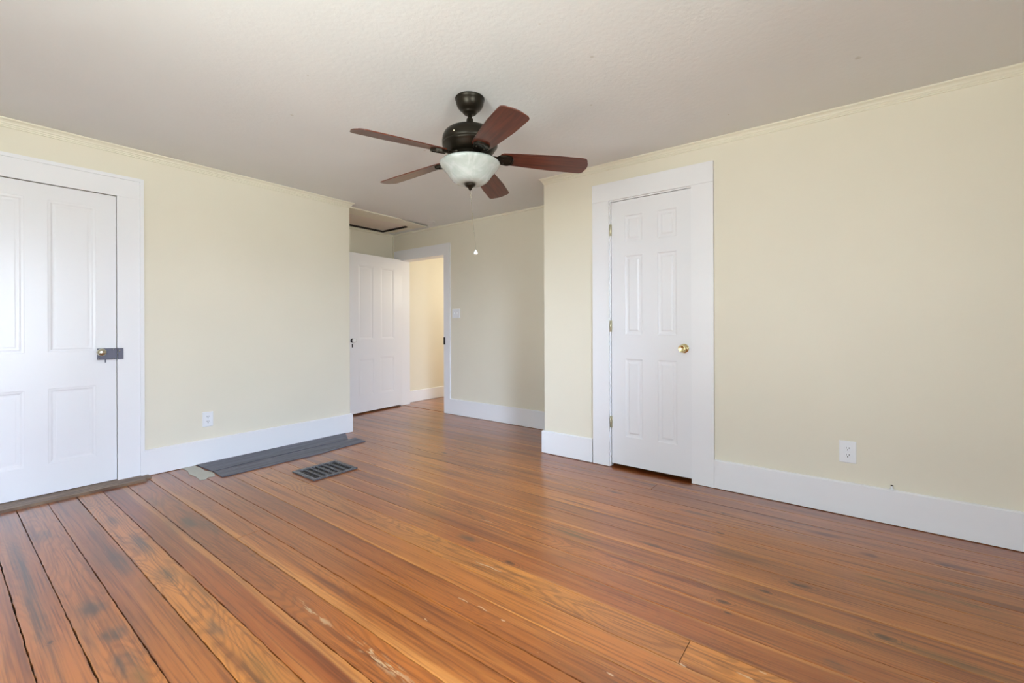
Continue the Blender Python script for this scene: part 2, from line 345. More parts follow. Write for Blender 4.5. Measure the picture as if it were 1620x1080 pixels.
# floor: individual old boards with dark joints, one object
BASE=[0.060,0.193,0.310,0.442,0.572,0.696,0.824,0.957,1.086,1.214,1.348,1.470,1.603,1.735,1.868,1.990,2.122,2.262,2.385,2.518,2.640,2.780,2.922,3.050,3.190]
x=BASE[0]
while x>-1.55: x-=random.uniform(.122,.136); BASE.insert(0,x)
x=BASE[-1]
while x<4.0: x+=random.uniform(.118,.134); BASE.append(x)
k0=min(range(len(BASE)),key=lambda i:abs(BASE[i]-.193))      # index of the seam at x=.193
SPEC={ # board right of each seam: (tone 0 red..1 yellow, pale edge low side, pale edge high side, strength of the figure)
 -2:(.35,0,0,.2),-1:(.40,.08,0,.25),0:(.42,0,0,.35),1:(.50,0,0,.6),2:(.40,0,0,.15),3:(.85,0,0,.7),4:(.12,0,.24,.2),5:(.30,0,0,.75),6:(.42,.24,0,.5),
 7:(.42,0,0,.35),8:(.30,0,0,.4),9:(.50,.10,.08,.15),10:(.98,0,0,.85),11:(.25,.06,.12,.25),12:(.32,0,.10,.3),13:(.38,.0,.0,.8),14:(.50,.12,0,.4),15:(.60,.17,0,.25),
 16:(.72,0,0,.2),17:(.75,.08,0,.3),18:(.65,0,.12,.2),19:(.62,0,.12,.3),20:(.60,0,0,.25),21:(.48,0,.08,.2),22:(.30,.08,0,.2),23:(.12,0,.10,.2)}
def xs(xb,y): return xb-0.009*(y-1.0)
def floor_mesh(name, planks):
    me_v=[];me_f=[];uvs=[];pl=[];ed=[]
    for (xa,xb,y0,y1,ga,gb,tone,el,er,fig,seed,z) in planks:
        n=max(1,int((y1-y0)/.03)); rows=[]
        voff=random.uniform(0,20)
        for i in range(n+1):
            y=y0+(y1-y0)*i/n; yy=y+(0.0012 if i==0 else -0.0012 if i==n else 0)
            ja=ga*random.choice((.3,.6,1,1.3)); jb=gb*random.choice((.3,.6,1,1.3))
            rows.append((xs(xa,y)+ja/2,xs(xb,y)-jb/2,yy))
        b=len(me_v)
        for l,r,y in rows: me_v+=[(l,y,z-.018),(l,y,z-.0008),(l+.0012,y,z),(r-.0012,y,z),(r,y,z-.0008),(r,y,z-.018)]
        for i in range(n):
            for k in range(5):
                q=(b+i*6+k,b+i*6+k+1,b+(i+1)*6+k+1,b+(i+1)*6+k)
                me_f.append(q[::-1])
                for vi in q[::-1]:
                    X,Y,_=me_v[vi]; uu=X-xs(xa,Y); uvs.append((uu+seed*3,Y+voff)); pl.append((seed,tone,min(1,max(0,uu/(xb-xa))),1)); ed.append((el,er,fig,1))
        for i in (0,n):
            q=[b+i*6+k for k in (0,1,2,3,4,5)]
            if i==0: q=q[::-1]
            me_f.append(tuple(q))
            for vi in q: uvs.append((seed*3,voff)); pl.append((seed,tone,.5,1)); ed.append((0,0,fig,1))
    me=bpy.data.meshes.new(name); me.from_pydata(me_v,[],me_f)
    me.uv_layers.new(name='grain'); me.color_attributes.new('plank','FLOAT_COLOR','CORNER'); me.color_attributes.new('edge','FLOAT_COLOR','CORNER')
    me.uv_layers['grain'].data.foreach_set('uv',[c for p in uvs for c in p])
    me.color_attributes['plank'].data.foreach_set('color',[c for p in pl for c in p])
    me.color_attributes['edge'].data.foreach_set('color',[c for p in ed for c in p])
    me.materials.append(M['floor']); me.materials.append(M['dark'])
    return me
planks=[]
for i,(xa,xb) in enumerate(zip(BASE,BASE[1:])):
    k=i-k0
    sp=SPEC.get(k,(random.uniform(.2,.6),random.choice((0,0,.15)),random.choice((0,0,.12)),random.choice((.1,.25,.5,.8))))
    y0=YS-.02; y1=YL+.05 if xb<XE+.01 else YA+.02
    if xa>XR+.05: y0=YE-.02
    ga=.0048 if k<=8 else .0024 if k>12 else .0034; gb=.0048 if k+1<=8 else .0024 if k+1>12 else .0034
    ends=[y0,y1]
    if k==10: ends=[y0,.461,y1]
    elif k==21: ends=[y0,1.09,y1]
    elif k==6: ends=[y0,2.55,y1]
    elif 0<=k<=8: ends=[y0,y1]
    elif random.random()<.55: ends=[y0,random.uniform(2.2,3.9),y1]
    for s,(e0,e1) in enumerate(zip(ends,ends[1:])):
        t_=sp[0]+(random.uniform(-.18,.18) if s else 0)
        planks.append((xa,xb,e0,e1,ga,gb,min(1,max(0,t_)),sp[1],sp[2],sp[3],random.random(),0.0))
me=floor_mesh('floor',planks)
# the dark ground under the joints belongs to the same floor
nb=len(me.vertices)
fo=bpy.data.objects.new('floor',me); COL.objects.link(fo)
bm=bmesh.new(); bm.from_mesh(me)
for (a,b,c,d) in ((XW-.02,XR+.45,YS-.02,YL+.1),(XE-.02,XB+.03,YE-.02,YA+.02)):
    f=bm.faces.new([bm.verts.new(p) for p in ((a,c,-.017),(b,c,-.017),(b,d,-.017),(a,d,-.017))]); f.material_index=1
bm.to_mesh(me); bm.free()
tag(fo,'glossy orange-brown fir floorboards with dark joints','floor','structure')
# hall floor beyond the doorway
hp=[]
x=XB+.048
while x<6.4:
    x2=x+random.uniform(.10,.125); hp.append((x,x2,2.9,5.06,.002,.002,random.uniform(.5,.9),0,random.choice((0,.12)),.2,random.random(),0.004)); x=x2
ho_=bpy.data.objects.new('floor_hall',floor_mesh('floor_hall',hp)); COL.objects.link(ho_); tag(ho_,'bright orange floorboards of the hall beyond the open doorway','floor','structure')
mb=MB(); mb.box((XB-.02,OY0-.3,-.03),(6.5,5.1,-.016)); tag(mb.build('floor_hall_base',M['dark'],weld=False),'dark joint under the threshold of the open doorway','floor','structure')

# hall shell
mb=MB(); mb.box((XB+.14,5.038,-.03),(6.5,5.15,2.46)); tag(mb.build('wall_hall_left',M['wall'],weld=False),'warmly lit cream hall wall seen through the open doorway','wall','structure')
mb=MB(); mb.box((6.4,2.8,-.03),(6.5,5.05,2.46)); tag(mb.build('wall_hall_end',M['wall'],weld=False),'cream wall closing the hall','wall','structure')
mb=MB(); mb.box((XB+.14,2.7,-.03),(6.5,2.8,2.46)); tag(mb.build('wall_hall_right',M['wall'],weld=False),'cream wall on the near side of the hall','wall','structure')
mb=MB(); mb.box((XB+.14,2.7,2.42),(6.5,5.15,2.5)); tag(mb.build('ceiling_hall',M['ceiling'],weld=False),'hall ceiling','ceiling','structure')
# dark closets behind the two closed doors
def closet(name, x0,x1,y0,y1, open_side):
    mb=MB(); t=.04
    if open_side!='-y': mb.box((x0-t,y0-t,-.05),(x1+t,y0,2.2))
    if open_side!='+y': mb.box((x0-t,y1,-.05),(x1+t,y1+t,2.2))
    if open_side!='-x': mb.box((x0-t,y0,-.05),(x0,y1,2.2))
    if open_side!='+x': mb.box((x1,y0,-.05),(x1+t,y1,2.2))
    mb.box((x0,y0,2.16),(x1,y1,2.2)); mb.box((x0,y0,-.05),(x1,y1,-.018))
    return mb.build(name,M['dark'],weld=False)
tag(closet('wall_closet',XR+T,XR+.45,DRY0-.15,DRY1+.1,'-x'),'dark closet interior behind the six-panel door','closet','structure')
tag(closet('wall_stairwell',DLX0-.15,DLX1+.15,YL+T,YL+.5,'-y'),'dark space behind the four-panel door','closet','structure')

# baseboards
BB=0.192
def bbprof(th=.020,h=BB): return [(0,0.004),(th,0.004),(th,h-.006),(th-.006,h),(0,h)]
def run(name, prof, pts, material, z=lambda x,y:0., label='', kind='structure', cat='trim'):
    """pts: corner points of the wall line; the room is on the right-hand side of travel"""
    mb=MB(); path=[]; n=len(pts)
    dirs=[(Vector(b)-Vector(a)).normalized() for a,b in zip(pts,pts[1:])]
    for i,p in enumerate(pts):
        d0=dirs[max(0,i-1)]; d1=dirs[min(i,n-2)]
        n0=Vector((d0.y,-d0.x)); n1=Vector((d1.y,-d1.x)); mt=(n0+n1)/(1+n0.dot(n1))
        path.append((p[0],p[1],mt.x,mt.y,z(p[0],p[1])))
    mb.sweep(prof,path); o=mb.build(name,material); tag(o,label,cat,kind); return o
CL1=0.925; CL0=-0.165            # left casing outer edges
run('baseboard_left',bbprof(),[(CL1,YL),(XE,YL),(XE,YA)],M['trim'],label='tall white baseboard under the outlet and behind the dark boards')
run('baseboard_left_rear',bbprof(),[(XW,YL),(CL0,YL)],M['trim'],label='white baseboard beyond the four-panel door')
run('baseboard_alcove_left',bbprof(),[(XE,YA),(XB,YA)],M['trim'],label='white baseboard behind the open door')
run('baseboard_alcove',bbprof(),[(XB,OY0-.105),(XB,YE),(XR,YE),(XR,1.672)],M['trim'],label='white baseboard from the doorway round the alcove to the closet door')
run('baseboard_right',bbprof(),[(XR,0.758),(XR,YS)],M['trim'],label='long white baseboard under the larger outlet')
run('baseboard_rear',bbprof(),[(XR,YS),(XW,YS),(XW,YL)],M['trim'],label='white baseboard of the window walls')
run('baseboard_hall',bbprof(.018,.165),[(XB+.14,5.038),(6.4,5.038)],M['trim'],z=lambda x,y:.004,label='white baseboard of the lit hall wall')
# crown: a small built-up moulding, wrapping round the two free wall ends
crown=[(0,-.052),(.006,-.050),(.006,-.043),(.011,-.040),(.012,-.033),(.018,-.029),(.020,-.022),(.028,-.014),(.036,-.010),(.040,-.006),(.040,.004),(0,.004)]
run('trim_crown_left',crown,[(XW,YL),(XE,YL),(XE,YA-.02)],M['crown'],z=CZ,label='cream crown moulding over the four-panel door')
run('trim_crown_right',[(p*.8,q*.9) for p,q in crown],[(XR+.35,YE),(XR,YE),(XR,YS)],M['crown'],z=CZ,label='cream crown moulding over the closet door')
run('trim_crown_rear',crown,[(XR,YS),(XW,YS),(XW,YL)],M['crown'],z=CZ,label='cream crown moulding over the windows')
bead=[(0,-.020),(.010,-.018),(.013,-.008),(.012,.004),(0,.004)]
run('trim_bead_alcove_back',bead,[(XB,YA),(XB,YE)],M['crown'],z=CZ,label='thin cream bead where the alcove end wall meets the ceiling')
run('trim_bead_alcove_left',[(p*1.3,q*1.5) for p,q in bead],[(XE,YA),(XB,YA)],M['crown'],z=CZ,label='thin cream bead under the attic hatch')
run('trim_bead_alcove_corner',[(0,.2),(.012,.2),(.012,2.36),(0,2.36)],[(XB-.014,YA),(XB,YA)],M['crown'],label='thin cream bead in the alcove corner')

# casings -----------------------------------------------------------
def casing(name, axis, pos, s, a0, a1, top, wl, wr, wt, th, back_band=0, label='', depth=None, jamb=None):
    """flat casing boards round an opening a0..a1 (leg widths wl, wr, head wt); s = direction out of the wall"""
    mb=MB()
    def B(p0,p1,z0,z1,t0,t1):
        if axis=='Y': mb.box((p0,pos+s*t0,z0),(p1,pos+s*t1,z1))
        else: mb.box((pos+s*t0,p0,z0),(pos+s*t1,p1,z1))
    lo,hi=a0-wl,a1+wr
    B(lo,a0,0.003,top,0,th); B(a1,hi,0.003,top,0,th); B(lo,hi,top+.0006,top+wt,0,th)
    if back_band:
        b=back_band
        B(lo-.001,lo+b,0.003,top+wt-b,0,th+.010); B(hi-b,hi+.001,0.003,top+wt-b,0,th+.010); B(lo-.001,hi+.001,top+wt-b,top+wt+.001,0,th+.010)
    if jamb:
        B(a0-.010,a0,0.003,top,-jamb,0); B(a1,a1+.010,0.003,top,-jamb,0); B(a0-.010,a1+.010,top,top+.010,-jamb,0)
    o=mb.build(name,M['trim'],weld=False,bevel=.0015); tag(o,label,'door casing','structure'); return o
trim1=casing('trim_1','Y',YL,-1,DLX0-.002,DLX1+.002,DLZ1+.003,.152,.148,.147,.018,.022,label='wide white casing round the four-panel door')
trim2=casing('trim_2','X',XR,-1,DRY0-.002,1.522,DRZ1+.012,.145,.140,.140,.020,0,label='flat white casing round the closet door')
mb=MB(); mb.box((XR-.004,DRY1+.0035,.003),(XR+.035,1.5222,DRZ1+.012)); mb.box((XR-.004,DRY0-.002,DRZ1+.0035),(XR+.035,DRY1+.0035,DRZ1+.0125)); mb.build('door_stop',M['trim'],trim2,bevel=.0008)
# the head board of the closet casing stands a hair proud of the legs
mb=MB(); mb.box((XR,.760,DRZ1+.0125),(XR-.0225,1.6635,DRZ1+.1525)); mb.build('head_board',M['trim'],trim2,bevel=.001)
trim3=casing('trim_3','X',XB,-1,OY0,OY1,OZ,.105,.14,.140,.018,0,label='white casing round the open doorway',jamb=.14)
mb=MB(); mb.box((-.17+.165,YL-.150,0),(CL1-.02,YL+.02,.016)); mb.box((CL1-.021,YL-.105,0),(CL1+.02,YL-.02,.013))
o=mb.build('trim_threshold',M['sill'],weld=False,bevel=.004); tag(o,'worn brown wooden threshold under the four-panel door','threshold','structure')

# doors -------------------------------------------------------------
def slab_mesh(W,H,TH,panels,prof):
    """local: x 0..W, z 0..H, front face at y=0 looking to -y; panels (x0,x1,z0,z1); prof list of (inset, depth)"""
    mb=MB()
    for side in (0,1):
        def P(x,z,d): return (x,d,z) if side==0 else (x,TH-d,z)
        xsn=sorted({0,W}|{p[0] for p in panels}|{p[1] for p in panels}); zsn=sorted({0,H}|{p[2] for p in panels}|{p[3] for p in panels})
        for xa,xb in zip(xsn,xsn[1:]):
            for za,zb in zip(zsn,zsn[1:]):
                if any(p[0]-1e-6<=xa and xb<=p[1]+1e-6 and p[2]-1e-6<=za and zb<=p[3]+1e-6 for p in panels): continue
                mb.face([P(xa,za,0),P(xb,za,0),P(xb,zb,0),P(xa,zb,0)])
        for (x0,x1,z0,z1) in panels:
            pr_=[(0,0)]+prof
            for (i0,d0),(i1,d1) in zip(pr_,pr_[1:]):
                A=[(x0+i0,z0+i0),(x1-i0,z0+i0),(x1-i0,z1-i0),(x0+i0,z1-i0)]; B=[(x0+i1,z0+i1),(x1-i1,z0+i1),(x1-i1,z1-i1),(x0+i1,z1-i1)]
                for k in range(4):
                    j=(k+1)%4; mb.face([P(*A[k],d0),P(*A[j],d0),P(*B[j],d1),P(*B[k],d1)])
            i,d=pr_[-1]; mb.face([P(x0+i,z0+i,d),P(x1-i,z0+i,d),P(x1-i,z1-i,d),P(x0+i,z1-i,d)])
    mb.face([(0,0,0),(0,TH,0),(0,TH,H),(0,0,H)]); mb.face([(W,0,0),(W,TH,0),(W,TH,H),(W,0,H)])
    mb.face([(0,0,0),(W,0,0),(W,TH,0),(0,TH,0)]); mb.face([(0,0,H),(W,0,H),(W,TH,H),(0,TH,H)])
    return mb
OGEE=[(.003,.0015),(.014,.0025),(.022,.0065),(.027,.007),(.036,.007),(.041,.006)]
MOLD=[(.004,.004),(.010,.006),(.016,.0065),(.026,.0065),(.032,.003),(.038,.0015)]
# door_1: left, four panels
W=DLX1-DLX0; H=DLZ1-DLZ0
def zz(z,z0): return z-z0
p4=[(.107,.339,zz(.937,DLZ0),zz(1.931,DLZ0)),(.441,.673,zz(.937,DLZ0),zz(1.931,DLZ0)),(.107,.339,zz(.211,DLZ0),zz(.700,DLZ0)),(.441,.673,zz(.211,DLZ0),zz(.700,DLZ0))]
d1=empty('door_1',(DLX0,YL+.002,0)); tag(d1,'closed white door with four panels and a dark surface lock','door','structure')
s=slab_mesh(W,H,.036,p4,OGEE).build('door_leaf',M['door'],d1); s.location=(0,0,DLZ0)
mb=MB(); mb.box((.677,-.020,.873),(W,0,.951)); mb.box((.694,-.0235,.880),(W-.018,-.02,.944)); mb.box((.735,-.0225,.873),(.738,0,.951))
lc=mb.build('lock_case',M['lock'],d1,bevel=.0015); tag(lc,'dark grey surface-mounted lock case')
mb=MB(); mb.box((.716,-.016,.852),(.7225,-.009,.873)); lt=mb.build('latch_lever',M['lock'],lc)
mb=MB()
for (sx,sz) in ((.684,.880),(.762,.944),(.762,.880)): mb.lathe([(0,-.0225),(.0035,-.0215),(.0042,-.020),(.0042,-.018)],12,(sx,0,sz),'Y')
mb.build('screw',M['agedbrass'],lc)
mb=MB(); kc=(.692,0,.927)
mb.lathe([(.0205,-.020),(.0205,-.0235),(.0150,-.0255),(.0090,-.028),(.0075,-.036),(.0080,-.044),(.0150,-.050),(.0235,-.056),(.0262,-.064),(.0250,-.072),(.0190,-.079),(.0100,-.083),(0,-.0842)],40,kc,'Y')
k=mb.build('knob',M['agedbrass'],d1); tag(k,'round aged brass knob')
mb=MB(); mb.box((DLX1+.0025,YL-.018,.873),(DLX1+.031,YL-.037,.951)); st=mb.build('strike_box',M['lock'],trim1,bevel=.002); tag(st,'dark grey lock keeper on the casing')
mb=MB(); mb.lathe([(0,-.0395),(.003,-.039),(.004,-.037)],12,(DLX1+.010,YL,.931),'Y'); mb.build('screw',M['agedbrass'],st)
# door_2: right closet door, six panels; hinge side is the far one
W=DRY1-DRY0; H=DRZ1-DRZ0
def fy(y): return DRY1-y
cols=[(fy(1.399),fy(1.262)),(fy(1.147),fy(1.010))]
rows=[(.246,.843),(1.029,1.631),(1.737,1.938)]
p6=[(c0,c1,r0-DRZ0,r1-DRZ0) for c0,c1 in cols for r0,r1 in rows]
d2=empty('door_2',(XR+.004,DRY1,0),R(-90)); tag(d2,'narrow white closet door with six moulded panels and a brass knob','door','structure')
s=slab_mesh(W,H,.035,p6,MOLD).build('door_leaf',M['door'],d2); s.location=(0,0,DRZ0)
mb=MB(); kc=(fy(.958),0,.9355)
mb.lathe([(.0325,0),(.0325,-.003),(.030,-.006),(.024,-.008),(.0225,-.0095),(.015,-.011),(.0125,-.014),(.0115,-.028),(.0150,-.033),(.0225,-.038),(.0270,-.046),(.0275,-.054),(.0240,-.062),(.0215,-.0635),(.0195,-.0625),(.012,-.060),(0,-.0585)],40,kc,'Y')
k=mb.build('knob',M['brass'],d2); tag(k,'polished brass knob on a round rose')
hmb=MB()
hmb.lathe([(0,.0445),(.003,.044),(.0045,.041),(.0062,.040),(.0062,-.040),(.0045,-.041),(.003,-.044),(0,-.0445)],14,(0,0,0),'Z')
hmb.box((-.014,.002,-.0445),(.001,.006,.0445)); hmb.box((.001,.0065,-.0445),(.009,.010,.0445))
for i,zc in enumerate((1.842,1.094,.3485)):
    hh=hmb.build('hinge',M['steel'],d2,weld=(i==0)); hh.location=(-.004,-.0125,zc); tag(hh,'brass-coloured hinge')
# door_3: open door in the alcove
d3=empty('door_3',(3.900,4.936,0),math.atan2(-.072,-1)+math.pi); tag(d3,'open white door with four panels and a white porcelain knob','door','structure')
W3=.845; H3=1.985
def q(x): return W3-(3.9-x)   # hinge at local x=W3
p4b=[(q(3.19),q(3.425),.908,1.842),(q(3.537),q(3.765),.908,1.842),(q(3.19),q(3.432),.202,.672),(q(3.52),q(3.765),.202,.678)]
s=slab_mesh(W3,H3,.035,p4b,[(i,d*.6) for i,d in OGEE]).build('door_leaf',M['door'],d3); s.location=(-W3,0,.020)
mb=MB(); kc=(q(3.100)-W3,0,.921)
mb.lathe([(.026,0),(.026,-.003),(.021,-.006),(.011,-.008),(.010,-.018)],24,kc,'Y'); r_=mb.build('rose',M['black'],d3); tag(r_,'black iron knob rose')
mb=MB(); mb.lathe([(.011,-.018),(.014,-.022),(.024,-.028),(.028,-.038),(.026,-.048),(.017,-.056),(0,-.059)],28,kc,'Y'); k=mb.build('knob',M['porcelain'],d3); tag(k,'white porcelain knob')
mb=MB(); kx=kc[0]; mb.lathe([(0,-.003),(.0075,-.003),(.0085,0)],16,(kx,0,.873),'Y'); mb.box((kx-.006,-.003,.836),(kx+.006,0,.873)); k=mb.build('keyhole_cover',M['black'],d3); tag(k,'black iron keyhole cover')
mb=MB(); mb.box((XB-.003,OY0-.0245,.862),(XB-.0225,OY0+.0015,.955)); mb.box((XB,OY0-.001,.862),(XB+.05,OY0+.0025,.955)); k=mb.build('strike_plate',M['black'],trim3); tag(k,'black iron lock keeper on the casing')

# attic hatch --------------------------------------------------------
ah=empty('attic_hatch',(3.2,4.7,CZ(3.2,4.7))); tag(ah,'pinkish attic hatch panel in a flat board frame on the alcove ceiling','hatch')
def part_at(mb,name,material,parent,**kw):
    o=mb.build(name,material,None,**kw); o.parent=parent; o.matrix_parent_inverse=Matrix.Translation(-Vector(parent.location)); return o
def slopebox(mb,x0,x1,y0,y1,d0,d1,gap=None):
    b=[(x0,y0),(x1,y0),(x1,y1),(x0,y1)]
    lo=[(x,y,CZ(x,y)-d1-(gap(x,y) if gap else 0)) for x,y in b]; hi=[(x,y,CZ(x,y)-d0-(gap(x,y) if gap else 0)) for x,y in b]
    mb.face(lo[::-1]); mb.face(hi)
    for i in range(4): j=(i+1)%4; mb.face([lo[i],lo[j],hi[j],hi[i]])
mb=MB(); slopebox(mb,HX0+.002,HX1-.006,HY0+.002,HY1-.006,-.034,-.016); part_at(mb,'hatch_panel',M['hatch'],ah)
mb=MB(); slopebox(mb,HX0+.01,HX1-.0065,HY1-.0055,HY1-.0005,-.030,.008); slopebox(mb,HX1-.0055,HX1-.0005,HY0+.06,HY1-.006,-.030,.008); dstrip=part_at(mb,'recess_dark_strip',M['dark'],ah); tag(dstrip,'black strip added to darken two far faces of the hatch recess')  # thin strips added so the two far faces of the recess look black
mb=MB(); slopebox(mb,XE+.045,3.31,4.265,4.497,.0,.014); slopebox(mb,3.31,3.765,4.265,4.497,.0005,.009,lambda x,y: .022*max(0,(x-3.31)/.45)*(1 if y<4.3 else .15)); part_at(mb,'frame_board',M['crown'],ah)
mb=MB(); slopebox(mb,HX1+.001,3.765,4.499,YA-.02,.0,.014); part_at(mb,'frame_board',M['crown'],ah)
mb=MB(); slopebox(mb,XE+.045,HX0-.001,4.499,YA-.02,.0,.014); part_at(mb,'frame_board',M['crown'],ah)
mb=MB(); slopebox(mb,HX0,HX1,HY1+.001,YA-.018,.0,.014); part_at(mb,'frame_board',M['crown'],ah)
mb=MB(); zc=CZ(3.69,4.10); mb.lathe([(.036,.001),(.045,.001),(.045,-.003),(.041,-.005),(.036,-.004),(.034,-.001),(.012,-.001),(.010,-.003),(0,-.003)],32,(3.69,4.10,zc),'Z'); 
tag(mb.build('ceiling_box_cover',M['ceiling']),'small round painted cover on the alcove ceiling beside the attic hatch','cover plate')

# outlets and switch ------------------------------------------------------
def plate_mesh(w_,h_,t):
    mb=MB(); pf=[(0,0),(0,.6*t),(.003,t)]
    def ring(i,d): return [(-w_/2+i,-d,-h_/2+i),(w_/2-i,-d,-h_/2+i),(w_/2-i,-d,h_/2-i),(-w_/2+i,-d,h_/2-i)]
    for (i0,d0),(i1,d1_) in zip(pf,pf[1:]):
        A,B=ring(i0,d0),ring(i1,d1_)
        for k in range(4): j=(k+1)%4; mb.face([A[k],A[j],B[j],B[k]])
    mb.face(ring(.003,t)); return mb
def outlet(name, loc, rz, w_, h_, label):
    o=empty(name,loc,rz); tag(o,label,'outlet')
    plate_mesh(w_,h_,.0065).build('cover_plate',M['plastic'],o)
    for sgn in (1,-1):
        mb=MB(); n=24; R_=.0172
        pts=[(R_*math.cos(2*math.pi*k/n), max(-.0142,min(.0142,R_*math.sin(2*math.pi*k/n)))) for k in range(n)]
        mb.face([(x,-.0085,z) for x,z in pts])
        for k in range(n): a,b=pts[k],pts[(k+1)%n]; mb.face([(a[0],-.0085,a[1]),(b[0],-.0085,b[1]),(b[0],-.0062,b[1]),(a[0],-.0062,a[1])])
        mb.box((-.0078,-.0089,-.0002),(-.0050,-.0080,.0090),1); mb.box((.0050,-.0089,.0008),(.0078,-.0080,.0082),1)
        mb.lathe([(0,-.0090),(.0031,-.0090),(.0031,-.0080)],12,(0,0,-.0068),'Y',1,False)
        s_=mb.build('receptacle',[M['plastic'],M['dark']],o); s_.location=(0,0,sgn*.0196)
    mb=MB(); mb.lathe([(0,-.0085),(.003,-.008),(.0034,-.0062)],12,(0,0,0),'Y'); mb.build('screw',M['plastic'],o)
    return o
outlet('wall_outlet',(1.333,YL,.351),0,.074,.118,'small white duplex outlet above the baseboard behind the dark boards')
outlet('wall_outlet',(XR,.040,.3655),R(-90),.079,.125,'white duplex outlet on the wall beside the closet door casing')
sw=empty('light_switch',(XB,3.898,1.248),R(-90)); tag(sw,'white two-gang light switch plate beside the open doorway','light switch')
plate_mesh(.132,.112,.006).build('cover_plate',M['plastic'],sw)
for dx in (-.023,.023):
    mb=MB(); mb.box((-.005,-.0075,-.012),(.005,-.0055,.012)); mb.box((-.0035,-.016,.001),(.0035,-.007,.009)); t_=mb.build('toggle',M['plastic'],sw,bevel=.001); t_.location=(dx,0,0)
mb=MB(); mb.lathe([(0,.012),(.0035,.012),(.0045,0),(.0045,-.004),(.0095,-.004),(.0105,-.006),(.0105,-.012)],14,(0,0,0),'Z',0); mb.lathe([(0,.0140),(.0060,.0135),(.0065,.0100),(.0040,.0095)],12,(0,0,.0002),'Z',1)
o=mb.build('cable_stub',[M['plastic'],M['dark']]); o.location=(XR-.0135,-.154,BB+.0125); tag(o,'tiny capped stub on top of the baseboard below the larger outlet','cable stub')

# dark boards, pale patch, register -----------------------------------
def quadbox(mb,pts,z0,z1,mi=0):
    lo=[(x,y,z0) for x,y in pts]; hi=[(x,y,z1) for x,y in pts]; mb.face(lo[::-1],mi); mb.face(hi,mi)
    for i in range(len(pts)): j=(i+1)%len(pts); mb.face([lo[i],lo[j],hi[j],hi[i]],mi)
fp=empty('floor_patch',(1.9,3.9,0)); tag(fp,'two dark grey boards laid over the floor along the baseboard under the small outlet','floor boards')
yb=YL-.022
mb=MB(); quadbox(mb,[(1.262,3.653),(1.62,3.652),(2.02,3.650),(2.484,3.690),(2.500,3.880),(2.20,3.868),(1.80,3.862),(1.40,3.846),(1.268,3.842)],.0012,.0080); part_at(mb,'board',M['slate'],fp,bevel=.0015)
mb=MB(); quadbox(mb,[(1.268,3.848),(1.40,3.858),(1.80,3.876),(2.20,3.881),(2.425,3.892),(2.545,yb),(1.245,yb)],.0012,.0090); part_at(mb,'board',M['slate'],fp,bevel=.0015)
mb=MB(); quadbox(mb,[(1.142,3.715),(1.175,3.700),(1.200,3.735),(1.240,3.728),(1.259,3.790),(1.263,3.86),(1.240,3.93),(1.246,4.02),(1.236,yb),(1.150,yb),(1.158,4.03),(1.140,3.93),(1.150,3.82)],.0006,.0042)
tag(mb.build('filler_patch',M['putty'],bevel=.001),'pale grey filler patch beside the left end of the dark boards','patch')
reg=empty('floor_register',(1.80,3.206,0)); tag(reg,'dark iron floor register with slots set flat on the floorboards','floor vent')
rx0,rx1,ry0,ry1=-.172,.180,-.160,.155
mb=MB()
fwid=.030
mb.box((rx0,ry0,.001),(rx0+fwid,ry1,.010)); mb.box((rx1-fwid,ry0,.001),(rx1,ry1,.010)); mb.box((rx0+fwid,ry0,.001),(rx1-fwid,ry0+fwid,.010)); mb.box((rx0+fwid,ry1-fwid,.001),(rx1-fwid,ry1,.010))
mb.build('frame',M['register'],reg,bevel=.002)
ix0,ix1,iy0,iy1=rx0+fwid,rx1-fwid,ry0+fwid,ry1-fwid
mb=MB(); nb_=6; pitch=(ix1-ix0)/nb_
for k in range(nb_):
    if k: mb.box((ix0+k*pitch-.0065,iy0,.002),(ix0+k*pitch+.0065,iy1,.0095))
    xk=ix0+k*pitch+pitch*.5; mb.box((xk-.0012,iy0,.0015),(xk+.0012,iy1,.0035))
mb.build('grille',M['register'],reg)
mb=MB(); mb.box((ix0,iy0,.0008),(ix1,iy1,.0013)); mb.build('damper',M['dark'],reg)

# ceiling fan ----------------------------------------------------------
FX,FY=1.8205,1.7028; ZC=CZ(FX,FY)
fan=empty('ceiling_fan',(FX,FY,ZC)); tag(fan,'bronze ceiling fan with five dark cherry blades and a frosted glass bowl','ceiling fan')
def L(name,prof,material,n=48,z=0,parent=fan):
    mb=MB(); mb.lathe([(r,h-ZC) for r,h in prof],n,(0,0,z)); return mb.build(name,material,parent)
L('canopy',[(.060,ZC+.002),(.079,ZC),(.0825,ZC-.004),(.0825,ZC-.009),(.079,ZC-.012),(.0785,ZC-.020),(.0755,ZC-.034),(.069,ZC-.049),(.059,ZC-.062),(.047,ZC-.072),(.043,ZC-.074),(.041,ZC-.080),(.035,ZC-.087),(.026,ZC-.090),(0,ZC-.090)],M['bronze'])
L('downrod',[(.0125,ZC-.088),(.0125,2.240),(.018,2.236)],M['bronze'],24)
L('coupling',[(.0125,2.258),(.017,2.257),(.019,2.252),(.020,2.238),(.025,2.230),(.027,2.200),(.030,2.192)],M['bronze'],32)
mo=L('motor_housing',[(0,2.196),(.080,2.196),(.104,2.193),(.126,2.185),(.142,2.171),(.151,2.152),(.1545,2.130),(.1545,2.116),(.1520,2.112),(.1540,2.108),(.1530,2.102),(.147,2.096),(.141,2.086),(.133,2.073),(.122,2.062),(.110,2.055),(.100,2.051),(.100,2.040),(0,2.040)],M['bronze'],64)
mb=MB(); a=R(190); mb.lathe([(0,.003),(.0045,.002),(.0055,-.001)],12,(0,0,0),'X'); sc_=mb.build('screw',M['agedbrass'],mo); sc_.location=(.1542*math.cos(a),.1542*math.sin(a),2.134-ZC); sc_.rotation_euler=(0,0,a)
